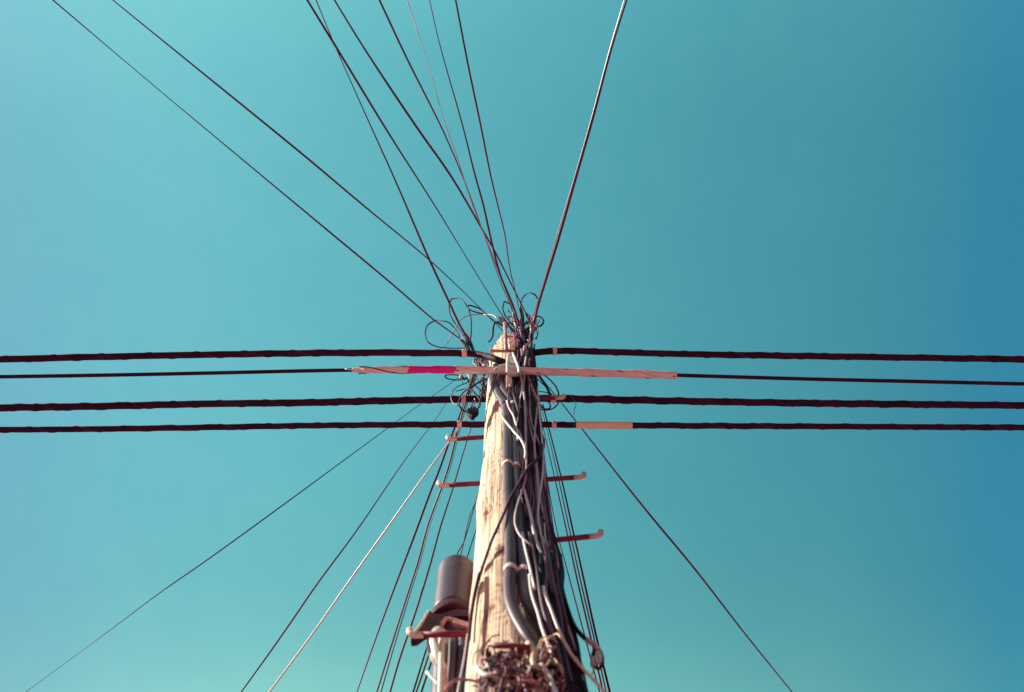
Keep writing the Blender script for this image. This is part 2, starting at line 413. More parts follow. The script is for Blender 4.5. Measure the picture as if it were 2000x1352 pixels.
seams(r3, 700, 797, c2, Y2, .0150, .36, 'bracket', 1, 0.2)
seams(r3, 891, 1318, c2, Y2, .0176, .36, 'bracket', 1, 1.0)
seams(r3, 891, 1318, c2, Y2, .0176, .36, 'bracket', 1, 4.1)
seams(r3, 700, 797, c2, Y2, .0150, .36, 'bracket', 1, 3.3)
# loose tail of the wrap at its left end
V, F = sweep(spline([atY(674, 720.5, Y2 - .012), atY(686, 722.5, Y2 - .011), atY(700, 720, Y2 - .012), atY(715, 723, Y2 - .014)], 0.01), lambda s: 0.003 + 0.03 * min(s, 0.12), n=10, flat=0.5)
under(link('wrap_tail', V, F, M['rod']), r3)
c3 = [(0, 796.5), (200, 793.5), (400, 789), (600, 786.5), (750, 783), (900, 780), (1000, 778.5), (1110, 779), (1300, 783), (1600, 788), (1800, 790), (2000, 792)]
r4 = span('overhead_cable', 'thickest black lashed cable, third from the top, passing behind the pole', c3, 1.75, 0.0160, lashed(0.016, 0.150, 0.20, ph=0))
sleeve_on(r4, 'tie', 901, 909.5, c3, 1.75, 0.0205, 'tie'); sleeve_on(r4, 'tie', 1076, 1085, c3, 1.75, 0.0205, 'tie')
c4 = [(0, 839.5), (200, 838), (400, 835), (600, 831.5), (750, 830), (900, 829), (1000, 829), (1100, 830), (1240, 831), (1400, 832), (1600, 833), (2000, 835)]
r5 = span('overhead_cable', 'lowest of the thick cables, with a straw coloured tape right of the pole', c4, 1.765, 0.0128, lashed(0.013, 0.185, 0.22, sharp=2.2, ph=4))
sleeve_on(r5, 'tie', 893, 902, c4, 1.765, 0.0170, 'tie'); sleeve_on(r5, 'tie', 1078, 1087, c4, 1.765, 0.0165, 'tie')
sleeve_on(r5, 'tape', 1125, 1235, c4, 1.765, 0.0162, 'yellow', (lambda th, s: 1 + .02 * sin(s * 60 + th) + .015 * sin(s * 131)), n=28, step=0.005)

# ------------------------------------------------------------------ drop wires passing overhead (upper half of the photograph)
UPG = 'drop wires fanning up from the pole top'
def over(label, px, h, r, m='drop', h1=None, flat=0.45, tw=1.3, ph=0.0, reach=9.0, group=UPG, end=None, name='drop_wire'):
    """px runs from the far edge of the frame to the pole; the wire hangs near height h"""
    n = len(px); h1 = h if h1 is None else h1; L0 = 0; ds = [0]
    for a, b in zip(px, px[1:]): L0 += math.hypot(a[0]-b[0], a[1]-b[1]); ds.append(L0)
    pts = []
    for (x, y), d in zip(px, ds):
        u = d / L0; hh = h1 + (h - h1) * u - 0.10 * (1 - (2 * u - 1) ** 2) * 0.0
        pts.append(atZ(x, y, hh))
    d = (pts[0] - pts[1]).normalized()
    ext = [pts[0] + d * reach * k / 4 + Vector((0, 0, 0.006 * (reach * k / 4) ** 2)) for k in (4, 3, 2, 1)]
    o = strand(ext + pts, r * 0.88, M[m], name=name, step=0.06, flat=flat, twist=tw, phase=ph)
    return tag(o, label, 'wire', group)
over('thin wire running from the far upper left corner to the left loops', [(103, 0), (300, 167), (600, 417), (760, 550), (850, 627), (900, 663), (912, 676)], 5.45, 0.0048, h1=5.25)
over('wire second from the left at the top edge, reaching the pin on the pole top', [(220, 0), (390, 138), (600, 309), (708, 400), (834, 504), (880, 546), (948, 612), (985, 649)], 5.6, 0.0054, h1=5.35, ph=1)
over('wire from the top edge crossing its thin neighbour twice before the pole top', [(600, 0), (657, 93), (760, 262), (848, 400), (908, 498), (946, 560), (986, 624), (1007, 653), (1019, 672)], 5.55, 0.0056, h1=5.3, ph=2)
over('thin wire crossing two others and ending among the left loops', [(617, 0), (651, 82), (714, 224), (774, 357), (838, 506), (878, 592), (898, 635), (918, 669), (926, 686)], 5.42, 0.0058, h1=5.32, ph=.4)
over('thicker wire starting a third across the top edge, joining the dark knot of the fan', [(653, 0), (711, 94), (812, 246), (882, 346), (948, 459), (968, 494), (1000, 558), (1023, 604), (1036, 631), (1040, 646)], 5.62, 0.0060, h1=5.35, ph=1.4)
over('reddish wire that meets the thicker wire just above the pole', [(741, 0), (795, 115), (865, 255), (900, 336), (942, 449), (972, 536), (981, 560), (995, 591), (1002, 610), (1008, 630), (1015, 650), (1021, 670)], 5.58, 0.0050, h1=5.4, ph=2.2)
over('palest thin wire of the fan, almost white where it leaves the frame', [(795, 0), (837, 129), (865, 227), (893, 308), (921, 395), (948, 464), (985, 560), (998, 592), (1006, 610), (1012, 632), (1018, 655)], 5.56, 0.0040, 'wire3', h1=5.35, ph=0.3)
over('twisted wire with a dark and pale stretch, third from the right of the fan', [(839, 0), (854.5, 70), (875.5, 147), (903.5, 245), (928, 343), (944, 400), (960, 472), (978, 540), (989, 566), (1001, 594), (1011, 624), (1018, 657)], 5.54, 0.0054, h1=5.4, tw=1.3, ph=.8)
over('straight wire at the right side of the fan', [(890, 0), (914, 126), (938, 241), (959, 346), (972, 400), (986, 458), (992, 500), (998, 536), (1005, 562), (1012, 596), (1017, 614), (1022, 640), (1026, 668)], 5.6, 0.0050, h1=5.4, ph=1.9)
over('dark heavier wire rising alone to the right of the fan', [(1224, 0), (1194.5, 94), (1160, 224), (1122, 357), (1091, 466), (1062, 560), (1053, 589), (1046, 618), (1041, 640), (1039, 660)], 5.6, 0.0074, h1=5.45, tw=1.0, ph=1)
over('pale wire lying against the heavier wire right of the fan', [(1219, 0), (1191.5, 94), (1157, 224), (1119, 357), (1086, 466), (1059, 562), (1050, 589), (1041, 618), (1037, 634)], 5.585, 0.0042, 'white', h1=5.43, tw=1.0)

# ------------------------------------------------------------------ drop wires running away behind the pole (lower half)
DLG = 'drop wires running down behind the pole on the left'
DRG = 'drop wires running down behind the pole on the right'
def away(label, px, h, r, m='drop', Y0=1.72, h1=None, flat=0.45, tw=1.3, ph=0.0, group=DLG, reach=8.0, droop=0.0):
    """starts behind the pole, runs out away from the camera; height falls from h to h1"""
    h1 = h - 0.5 if h1 is None else h1; ds = [0.]; L0 = 0
    for a, b in zip(px, px[1:]): L0 += math.hypot(a[0]-b[0], a[1]-b[1]); ds.append(L0)
    y0, y1 = px[0][1], px[-1][1]
    pts = []
    for (x, y), d in zip(px, ds): u = d / L0; pts.append(atZ(x, y, h + (h1 - h) * u))
    d = (pts[-1] - pts[-2]).normalized()
    ext = [pts[-1] + d * reach * k / 4 + Vector((0, 0, 0.008 * (reach * k / 4) ** 2)) for k in (1, 2, 3, 4)]
    o = strand(pts + ext, r * 0.92, M[m], step=0.05, flat=flat, twist=tw, phase=ph)
    return tag(o, label, 'wire', group)
def hY(y, Y=1.72): return atY(1000, y, Y).z - 1.6
away('hair thin dark wire slanting to the lower left corner', [(899, 735), (860, 763), (822, 789), (778, 821), (672, 899), (500, 1025), (400, 1097), (312, 1158), (221, 1226), (50, 1352)], hY(735), 0.0036, 'wire', h1=5.2)
away('wire second from the left below the cables, slightly kinked', [(880, 770), (872, 786), (850, 820), (790, 900), (697, 1036), (615, 1147), (574, 1207), (530, 1270), (471, 1352)], hY(770, 1.8), 0.0044, h1=4.9)
away('bright wire with a white sunlit stretch left of the pole', [(917, 808), (890, 845), (879, 861), (827, 932), (756, 1032), (682, 1136), (612, 1236), (526, 1352)], hY(808), 0.0044, 'white', h1=4.6, tw=.5, ph=1.2, flat=.7)
away('dark wire leaving the frame left of the paired pale wires', [(926, 727), (912, 772), (896, 817), (885, 843), (855, 926), (845, 950), (808, 1050), (771, 1147), (734, 1247), (697, 1352)], hY(727), 0.0056, h1=4.85, ph=.7)
away('pale wire of a close pair passing behind the step bolts', [(930, 728), (902, 811), (876, 912), (861, 957), (836, 1025), (816, 1100), (797, 1158), (764, 1262), (736, 1352)], hY(728), 0.0050, 'wire2', h1=4.85, ph=1.5, flat=.8, tw=.4)
away('olive wire of a close pair passing behind the step bolts', [(933, 728), (906, 811), (880, 912), (865, 957), (840, 1025), (820, 1100), (801, 1160), (770, 1262), (744, 1352)], hY(728), 0.0038, 'olive', h1=4.83, ph=2.5)
away('wire running close left of the grey closure to the bottom edge', [(938, 778), (933, 800), (922, 829), (903, 890), (885, 953), (861, 1027), (842, 1097), (812, 1195), (779, 1292), (762, 1352)], hY(778), 0.0050, 'wire2', h1=4.7, ph=.2)
away('leftmost of three wires vanishing behind the grey closure', [(957, 895), (946, 926), (926, 991), (906, 1059), (894, 1080), (862, 1180), (831, 1274), (807, 1352)], hY(895, 1.75), 0.0044, 'wire', h1=4.1)
away('middle of three wires vanishing behind the grey closure', [(958, 915), (944, 953), (919, 1003), (901, 1080), (868, 1180), (836, 1284), (826, 1314), (813, 1352)], hY(915, 1.75), 0.0046, 'wire2', h1=4.05)
away('wire closest to the pole, vanishing behind the grey closure', [(955, 965), (933, 1025), (914, 1084), (877, 1190), (841, 1298), (823, 1352)], hY(965, 1.75), 0.0050, 'wire', h1=4.0)
away('lone dark wire slanting to the lower right', [(1046, 722), (1068, 752), (1096, 786), (1124, 822), (1136, 837), (1186, 901), (1263, 998), (1359, 1114), (1448, 1229), (1547, 1352)], hY(722), 0.0052, h1=5.0, group=DRG)
away('innermost wire right of the bundle, soon hidden by it', [(1052, 800), (1061, 874), (1073, 975), (1081, 1036), (1089, 1085), (1100, 1150)], hY(800), 0.0040, h1=4.3, group=DRG, reach=1.0)
away('second wire out from the bundle on the right', [(1052, 790), (1063, 845), (1077, 906), (1105, 1030), (1129, 1140), (1152, 1238), (1178, 1352)], hY(790), 0.0044, h1=4.2, group=DRG)
away('thin pale wire beside the heaviest wire on the right', [(1056, 790), (1071, 850), (1094, 950), (1131, 1122), (1148, 1195), (1158, 1238), (1184, 1352)], hY(790), 0.0038, 'wire2', h1=4.25, group=DRG)
away('heaviest dark red wire on the right running past the clamp ring', [(1060, 790), (1075, 848), (1097, 937), (1120, 1041), (1140, 1131), (1162, 1232), (1191, 1352)], hY(790), 0.0072, 'wire', h1=4.2, group=DRG, tw=.6)
away('hair thin wire hugging the bundle below the cables on the right', [(1048, 790), (1056, 850), (1068, 930), (1080, 1000), (1090, 1047), (1112, 1130)], hY(790), 0.0034, 'wire2', h1=4.4, group=DRG, reach=1)

# ------------------------------------------------------------------ loops and loose ends at the pole top
LOOPG = 'loose wire loops around the pole top'
def loop(label, px, Y, r=0.0042, m='wire', dY=0.0, step=0.012, group=LOOPG, name='wire_loop', wob=0.02):
    n = len(px); pts = [atY(x, y, Y + dY * i / (n - 1) + wob * sin(i * 1.3)) for i, (x, y) in enumerate(px)]
    return tag(strand(pts, r, M[m], name=name, step=step, flat=0.8, twist=1), label, 'wire', group)
loop('big open loop farthest left of the pole top', [(909, 680), (878, 680), (854, 677.5), (838, 670), (831, 656), (832, 643), (839, 632), (850, 626), (864, 627), (878, 631), (888, 641), (895, 651), (899, 664), (912, 682)], 1.52, 0.0036)
loop('tall narrow loop standing between the two left wires', [(915, 674), (903, 651), (891, 635), (882, 621), (877.5, 606), (878.5, 592), (884, 584), (893.5, 582), (903, 586), (910, 595), (915, 603.5), (919, 618), (920.5, 637), (920, 653), (919, 668), (924, 684)], 1.55, 0.0038)
loop('flat pointed loop left of the pin', [(984, 636), (962, 617), (934, 611), (919, 606), (914, 600), (919, 597), (932, 601), (947, 612), (966, 628), (985, 638)], 1.53, 0.0044)
loop('pale loose end curling down over the left loops', [(869, 675), (878, 663), (887, 646), (897, 628), (908, 619), (921, 615), (939, 614), (950, 615), (962, 616), (972, 623), (985, 634)], 1.51, 0.0030, 'wire3')
loop('short hoop over the left slope of the pole top', [(955, 668), (961, 660), (963, 650), (963.5, 641), (965, 634), (970, 629), (979, 630), (986, 638)], 1.52, 0.0046)
loop('round arch of wire at the upper right of the pole top', [(1046, 612), (1051, 595), (1050, 583), (1045, 576), (1036, 572.5), (1027, 575), (1021, 582), (1018, 590), (1016.6, 607), (1019, 624), (1024, 645)], 1.55, 0.0044)
loop('small curl at the right edge of the pole top', [(1042, 621), (1052, 618), (1059, 622), (1061.5, 629), (1057, 636), (1050, 639), (1042, 650), (1040, 664)], 1.53, 0.0048)
loop('short stiff end hooked inside the small right curl', [(1055, 624), (1050, 634), (1045, 643), (1040, 655)], 1.54, 0.0030, 'wire2')
loop('dark hairpin rising in front of the fan', [(1000, 604), (994, 593), (988, 590), (983, 596), (983, 608), (988, 619), (996, 629), (1006, 639), (1013, 650), (1018, 668)], 1.52, 0.0046)
loop('short upright wire end in the middle of the fan', [(991, 604), (996, 612), (1000, 624), (1004, 640), (1010, 660)], 1.54, 0.0040, 'wire2')
loop('wire end leaning left across the hairpin', [(985, 628), (996, 640), (1006, 652), (1016, 668), (1022, 684)], 1.50, 0.0048)
rnd = random.Random(5)
for i in range(30):   # the knotted tails that dive from the fan into the bundle
    x0 = rnd.uniform(984, 1040); y0 = rnd.uniform(612, 656); x1 = rnd.uniform(1000, 1040)
    px = [(x0, y0), (x0 * .6 + x1 * .4 + rnd.uniform(-6, 6), y0 + 16), (x1 * .7 + x0 * .3 + rnd.uniform(-5, 5), y0 + 34), (x1, 690), (x1 + rnd.uniform(-4, 4), 715)]
    loop('short wire tail knotted into the top of the bundle', px, rnd.uniform(1.47, 1.54), rnd.uniform(0.003, 0.0058), rnd.choice(['wire', 'wire', 'wire', 'wire2', 'cable', 'wire3', 'drop']), group='wire tails knotted at the top of the bundle', name='wire_tail')
loop('pale grey tail slanting across the top of the bundle', [(1034, 668), (1028, 678), (1020, 694), (1012, 712)], 1.44, 0.0048, 'wire2', wob=0)
loop('white wire standing in the gap right of the fan', [(1028, 640), (1034, 634), (1037, 645), (1034, 658), (1036, 672), (1038, 690)], 1.49, 0.0042, 'white', wob=0)
loop('bent black wire end beside the white wire', [(1023, 640), (1026, 646), (1032, 642), (1027, 656), (1028, 668)], 1.50, 0.0062, 'black', wob=0)

# wires on the left flank of the pole top, between the cables
LFG = 'wires knotted between the cables left of the pole'
def lf(label, px, Y=1.66, r=0.004, m='wire', wob=0.015): return loop(label, px, Y, r, m, group=LFG, wob=wob)
lf('flat thin loop sticking out left under the magenta wrap', [(903, 736), (895, 733), (882, 732), (871, 733), (869, 736), (875, 740), (886, 742), (899, 742), (906, 738)], 1.68, 0.0036)
lf('wide drooping loop around the tie of the lashed cable', [(925, 742), (912, 748), (898, 753), (889, 759), (883, 767), (881, 775), (884, 786), (894, 792)], 1.70, 0.0030, 'wire2')
lf('short wire crossing the drooping loop', [(926, 755), (912, 758), (900, 762), (891, 764)], 1.69, 0.0030, 'wire2')
lf('curved wire reaching down to the black wedge', [(920, 757), (911, 762), (904, 768), (898, 778), (897, 792), (903, 801), (911, 804), (918, 804)], 1.71, 0.0038)
lf('upright dark rod between the two middle cables', [(946, 722), (944, 742), (942, 762), (940, 779)], 1.66, 0.0058, 'cable', wob=0)
lf('dark wire rising to the right towards the pole', [(956, 738), (941, 744), (930, 750), (920, 757)], 1.66, 0.005, wob=0)
lf('thin wire slanting down right of the pale clamp', [(926, 734), (934, 744), (941, 754), (947, 768)], 1.67, 0.0034, wob=0)
lf('short black wire slanting down behind the lashed cable', [(924, 750), (932, 757), (941, 766), (950, 778)], 1.68, 0.0050, 'cable', wob=0)
lf('lower short black wire slanting behind the lashed cable', [(917, 757), (923, 764), (931, 772), (940, 784)], 1.68, 0.0050, 'cable', wob=0)
lf('wire curling under the pale clamp', [(902, 742), (904, 750), (908, 757), (915, 760)], 1.69, 0.0024, 'wire2')
lf('thin wire dropping from the topmost cable beside the pole', [(945, 694), (932, 706), (928, 722), (920, 748), (912, 770)], 1.60, 0.0046, wob=0)
lf('second wire dropping from the topmost cable beside the pole', [(935, 694), (930, 712), (925, 730), (917, 752)], 1.62, 0.0046, 'wire', wob=0)
rnd = random.Random(12)
for i in range(9):
    x = rnd.uniform(926, 954)
    loop('short tangled wire between the two upper cables', [(x, 700), (x + rnd.uniform(-6, 6), 708), (x + rnd.uniform(-9, 9), 716), (x + rnd.uniform(-10, 6), 730)], rnd.uniform(1.56, 1.62), rnd.uniform(.004, .006), rnd.choice(['wire', 'wire2', 'cable']), group='short wires tangled between the two upper cables', name='tangled_wire')
RFG = 'wires looped between the cables right of the pole'
def rf(label, px, Y=1.66, r=0.004, m='wire', wob=0.012): return loop(label, px, Y, r, m, group=RFG, wob=wob)
rf('long oval loop reaching out right of the bundle', [(1048, 728), (1062, 733), (1075, 743), (1086, 756), (1091, 770), (1090, 788), (1080, 798), (1064, 801), (1048, 797)], 1.66, 0.0036)
rf('small round loop below the lashed cable', [(1070, 784), (1075, 792), (1071, 799), (1062, 798), (1054, 790), (1048, 783)], 1.64, 0.0036)
rf('short dark wire slanting down from the pink wrap', [(1048, 728), (1058, 742), (1067, 754), (1075, 772)], 1.62, 0.0052)
rf('thin wire from the bundle to the upper right step bolt', [(1046, 736), (1056, 746), (1066, 756), (1072, 770)], 1.64, 0.0034)
rf('flat thin wire joining the slanting wires', [(1044, 756), (1052, 764), (1064, 766), (1078, 770)], 1.63, 0.0028)
rf('frayed hair of wire hanging free to the right of the step bolt', [(1113, 772), (1120, 780), (1125, 790), (1122, 800), (1121, 811)], 1.60, 0.0016, 'olive')

CLG = 'drop clamps holding the wires at the pole top'
clamps = [((899, 662), (917, 684), 1.56, 'black', 'dark drop clamp ending the far left wire'), ((906, 648), (926, 688), 1.57, 'black', 'dark drop clamp on the steeper of the two left wires'),
          ((1003, 612), (1019, 662), 1.53, 'cable', 'long dark drop clamp in the middle of the fan'), ((1011, 622), (1023, 668), 1.50, 'wire2', 'plum drop clamp beside the middle one'),
          ((1028, 612), (1040, 648), 1.54, 'cable', 'dark drop clamp at the right of the fan'), ((1046, 612), (1040, 652), 1.52, 'galv', 'pink rusted drop clamp on the heavier right wire'),
          ((1017, 600), (1021, 640), 1.56, 'black', 'thin black drop clamp under the right arch'), ((976, 618), (990, 640), 1.55, 'wire2', 'short plum drop clamp left of the bolt head')]
for a, b, Y, mm, lab in clamps:
    A_, B_ = atY(*a, Y), atY(*b, Y - .02); root = empty('drop_clamp', B_); tag(root, lab, 'clamp', CLG); Ln = (B_ - A_).length
    V, F = sweep(spline([A_, A_.lerp(B_, .5) + Vector((.003, 0, 0)), B_], .01), lambda s: .0045 + .0058 * sin(pi * min(1, s / Ln)) ** .6, n=12, flat=.7); under(link('shell', V, F, M[mm]), root)
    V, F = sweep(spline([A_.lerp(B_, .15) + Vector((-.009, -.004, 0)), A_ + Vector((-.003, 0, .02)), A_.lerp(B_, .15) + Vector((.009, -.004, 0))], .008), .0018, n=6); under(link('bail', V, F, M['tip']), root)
bits = [(1008, 655, 'magenta'), (1024, 676, 'band'), (1031, 664, 'galv'), (1000, 664, 'band'), (936, 706, 'pinkw'), (944, 712, 'band'), (950, 704, 'magenta'), (1036, 700, 'pinkw'), (1018, 682, 'pinkw'), (930, 716, 'white')]
for x, y, mm in bits:
    t = rnd.uniform(-6, 6)
    loop('short coloured wire offcut caught among the wires at the pole top', [(x, y), (x + t, y + 7), (x + t * .5, y + 15)], 1.45 if x > 960 else 1.55, .0040, mm, group='coloured wire offcuts at the pole top', name='wire_offcut', wob=0)
rnd = random.Random(99)
for k in range(12):
    cx, cy = (rnd.uniform(925, 958), rnd.uniform(735, 800)) if k % 2 else (rnd.uniform(985, 1045), rnd.uniform(618, 670)); rr = rnd.uniform(4, 11); a0 = rnd.uniform(0, 6)
    loop('small stray wire curl in the knot of wires near the pole top', [(cx + rr * cos(a0 + q * .8), cy + 1.3 * rr * sin(a0 + q * .8) + q * .8) for q in range(7)], 1.50 if k % 2 == 0 else 1.67, rnd.uniform(.0022, .0036), rnd.choice(['wire', 'wire2', 'wire']), group='stray wire curls near the pole top', name='wire_curl')

# ------------------------------------------------------------------ conduits down the front
CG = 'grey conduits strapped down the pole front'
def conduit(label, px, r, off, collars, m='pipe', sleeve=None):
    root = empty('conduit', onP(px[-1][0], px[-1][1], off)); tag(root, label, 'conduit', CG)
    pts = [onP(x, y, off + (o[0] if o else 0)) for x, y, *o in px]
    path = spline(pts, 0.015)
    V, F = sweep(path, r, n=24); under(link('tube', V, F, M[m]), root)
    for (x, y, wd, mm) in collars:
        c = onP(x, y, off); i = min(range(len(path)), key=lambda k: (path[k] - c).length)
        i = max(1, min(i, len(path) - 2)); t = (path[i+1] - path[i-1]).normalized()
        V, F = lathe(path[i] - t * wd / 2, t, [(0, r * 1.0), (0.0, r * 1.13), (wd * .15, r * 1.17), (wd * .85, r * 1.17), (wd, r * 1.13), (wd, r * 1.0)], 24)
        under(link('collar', V, F, M[mm]), root)
    return root
conduit('left grey conduit with white bands, kinked at both ends', [(970, 716, -.01), (966, 728), (962.5, 742), (968, 757), (977, 775), (986, 790), (989, 806), (991, 830), (992, 870), (992, 910), (993, 950), (995, 1000), (997, 1060), (997, 1115), (995, 1150), (999, 1182), (1012, 1213), (1033, 1247), (1050, 1268), (1066, 1292)], 0.0172, 0.020,
        [(986, 791, 0.05, 'pipe'), (992, 909, 0.022, 'band'), (997, 1115, 0.022, 'band')])
conduit('middle grey conduit beside the kinked left one', [(987, 716, -.01), (982, 728), (976.5, 744), (983, 760), (993, 776), (1001, 790), (1004, 806), (1005, 830), (1006, 870), (1007.5, 910), (1010, 950), (1013, 1000), (1018, 1060), (1022, 1117), (1023, 1152), (1031, 1182), (1045, 1206), (1063, 1237), (1078, 1262), (1090, 1290)], 0.0148, 0.019,
        [(1002, 792, 0.03, 'band'), (1007.5, 912, 0.022, 'band'), (1022, 1119, 0.022, 'band')])
conduit('black conduit with a blunt upper end, right of the middle one', [(1056, 1120), (1058, 1150), (1066, 1190), (1080, 1230), (1098, 1275), (1118, 1330), (1130, 1380)], 0.0165, 0.022, [(1056, 1126, 0.03, 'black')], m='black')

conduit('dark conduit tucked behind the middle grey one', [(998, 738, -.012), (1006, 770), (1012, 800), (1016, 850), (1019, 900), (1022, 950), (1028, 1020), (1034, 1080), (1040, 1130), (1050, 1175), (1066, 1215), (1086, 1255), (1104, 1300)], 0.0125, 0.013, [(1012, 797, 0.02, 'band'), (1019, 905, 0.02, 'black')], m='black')

# ------------------------------------------------------------------ the bundle of drop wires down the right of the pole
def lerp_tab(tab, y):
    if y <= tab[0][0]: return tab[0][1]
    for (a, va), (b, vb) in zip(tab, tab[1:]):
        if a <= y <= b: return va + (vb - va) * (y - a) / (b - a)
    return tab[-1][1]
LB = [(640, 1016), (690, 1006), (740, 1001), (800, 1006), (900, 1014), (1000, 1018), (1100, 1030), (1200, 1050), (1352, 1086), (1420, 1100)]
RB = [(640, 1042), (700, 1045), (760, 1050), (830, 1057), (900, 1061), (950, 1066), (1010, 1073), (1050, 1083), (1085, 1094), (1110, 1099), (1150, 1098), (1200, 1108), (1250, 1121), (1352, 1146), (1420, 1160)]
BG = 'wires bundled down the right side of the pole'
rnd = random.Random(21)
def bundle_wire(u0, y0, y1, off, r, m, wander=0.10, label=None, k=1.0):
    ph, ph2 = rnd.uniform(0, 6.3), rnd.uniform(0, 6.3); px = []
    y = y0
    fr = rnd.uniform(.010, .022)
    while y <= y1:
        u = u0 + wander * sin(y * fr + ph) + 0.4 * wander * sin(y * fr * 2.7 + ph2)
        u = max(0.0, min(1.0, u)); a, b = lerp_tab(LB, y), lerp_tab(RB, y)
        px.append((a + (b - a) * u, y, off + 0.005 * sin(y * .017 + ph2))); y += rnd.uniform(20, 34)
    pts = [onP(x, y, o) for x, y, o in px]
    o = strand(pts, r, M[m], name='bundled_wire', step=0.025, flat=rnd.choice([.6, .8, 1]), twist=rnd.choice([1.5, 3, 5]), phase=ph)
    tone = {'wire': 'dark', 'cable': 'dark', 'black': 'black', 'wire2': 'plum grey', 'wire3': 'pale grey', 'white': 'white'}[m]
    return tag(o, tone + ' ' + (label or 'thin wire in the thick bundle down the right of the pole'), 'wire', BG)
for i in range(24):
    bundle_wire((i + .5) / 24, rnd.uniform(660, 700), 1420, rnd.uniform(.004, .009), rnd.uniform(.0048, .0064), rnd.choice(['cable', 'black', 'wire']), 0.06, 'wire lying against the wood at the back of the bundle')
for i in range(30):
    u = (i + .5) / 30
    bundle_wire(u + rnd.uniform(-.02, .02), rnd.uniform(650, 735), rnd.choice([1420, 1420, rnd.uniform(1000, 1300)]), rnd.uniform(.012, .024), rnd.uniform(.0038, .0052), rnd.choice(['wire', 'wire2', 'cable', 'black', 'wire', 'black', 'wire2']), 0.13)
for i in range(20):
    bundle_wire(rnd.uniform(.0, .95), rnd.uniform(690, 800), rnd.uniform(950, 1250), rnd.uniform(.024, .032), rnd.uniform(.0032, .0044), rnd.choice(['wire2', 'wire', 'wire3', 'white']), 0.22, 'wire wandering over the front of the bundle')
for i in range(8):   # the heavy black cables low on the right
    u = .34 + .66 * i / 7
    px = []
    for y in (1070 + 14 * (i % 3), 1115, 1160, 1200, 1250, 1300, 1352, 1410):
        a, b = lerp_tab(LB, y), lerp_tab(RB, y); px.append((a + (b - a) * (u + .06 * sin(y * .03 + 2.1 * i)), y))
    o = strand([onP(x, y, .026 + .012 * ((i * 3) % 4) / 3) for x, y in px], (.0105, .0075, .0095, .007)[i % 4], M['black'], name='black_cable', step=.03, flat=1, n=12)
    tag(o, 'heavy black cable low in the bundle, right of the conduits', 'cable', 'heavy black cables low in the bundle')
for i in range(10):
    bundle_wire(.30 + .068 * i, 1040 + 25 * (i % 4), (1420, 1240, 1330)[i % 3], .040 + .004 * (i % 3), (.0042, .0034, .0050)[i % 3], ('wire2', 'black', 'wire2', 'wire', 'wire3')[i % 5], .10, 'wire lying over the heavy black cables at the lower right of the bundle')
def front(label, px, off, r, m, g='pale wires crossing the front of the bundle', flat=.75, cat='wire'):
    pts = [onP(x, y, off + (o[0] if o else 0)) for x, y, *o in px]
    return tag(strand(pts, r, M[m], name='bundled_wire', step=.02, flat=flat, twist=1.2), label, cat, g)
front('pale strap running down from the white hook in front of the pole', [(1011, 712, .0), (1014, 722, .02), (1017, 736), (1022, 762), (1025, 790), (1026, 830), (1027, 870), (1028, 905), (1025, 940), (1020, 960)], .034, .0055, 'wire3')
front('white wire slanting over both conduits below the lowest cable', [(978, 808), (986, 821), (1004, 843), (1018, 859), (1025, 874), (1026, 896)], .044, .0048, 'white')
front('pale wire slanting between the two conduits', [(990, 783), (996, 800), (1003, 812), (1009, 835), (1012, 860)], .040, .0042, 'white')
front('dark wire crossing both conduits and wrapping round the bare wood', [(1058, 868), (1055, 890), (1044, 902), (1032, 913), (1021, 930), (1010, 950), (996, 974), (983, 1006), (968, 1039, -.01), (958, 1062, -.022), (950, 1086, -.028), (938, 1122, -.031), (927, 1165, -.032), (920, 1210, -.032), (916, 1250, -.03)], .042, .0056, 'wire')
front('long white wire at the centre of the bundle ending in a bright tip', [(1023, 955), (1030, 981), (1037, 1010), (1043, 1040), (1050, 1064), (1058, 1084), (1067, 1104), (1076, 1121)], .040, .0046, 'white')
front('pale wire looping out over the middle conduit', [(1023, 955), (1016, 970), (1011, 985), (1006, 1007), (1007, 1027), (1017, 1047), (1031, 1060), (1040, 1068)], .043, .0036, 'wire3')
front('white wire ending above the blunt black conduit', [(1020, 1040), (1024, 1062), (1029, 1084), (1034, 1104), (1039, 1126), (1045, 1152)], .040, .0038, 'white')
front('white wire hanging to the tangle right of the conduits', [(1034, 1122), (1036, 1145), (1040, 1166), (1050, 1195), (1059, 1228), (1068, 1252), (1074, 1268), (1080, 1288)], .050, .0038, 'white')
front('long white wire sweeping out to the bottom edge at the right', [(1061, 1145), (1067, 1165), (1078, 1195), (1089, 1225), (1101, 1252), (1115, 1277), (1134, 1301, .01), (1152, 1320, .02), (1184, 1354, .03), (1220, 1390, .04)], .055, .0042, 'white')
front('thin plum wire forking at the middle of the bundle', [(1001, 752), (994, 765), (992, 782), (996, 798), (1006, 812)], .046, .0032, 'wire2')
front('thin plum wire right of the forking one', [(1001, 742), (1000, 760), (1005, 778), (1010, 796), (1012, 812), (1009, 835)], .044, .0034, 'wire2')
front('pink wire crossing low in the bundle', [(1069, 1060), (1066, 1085), (1070, 1110), (1078, 1135), (1084, 1160)], .036, .0065, 'pinkw')

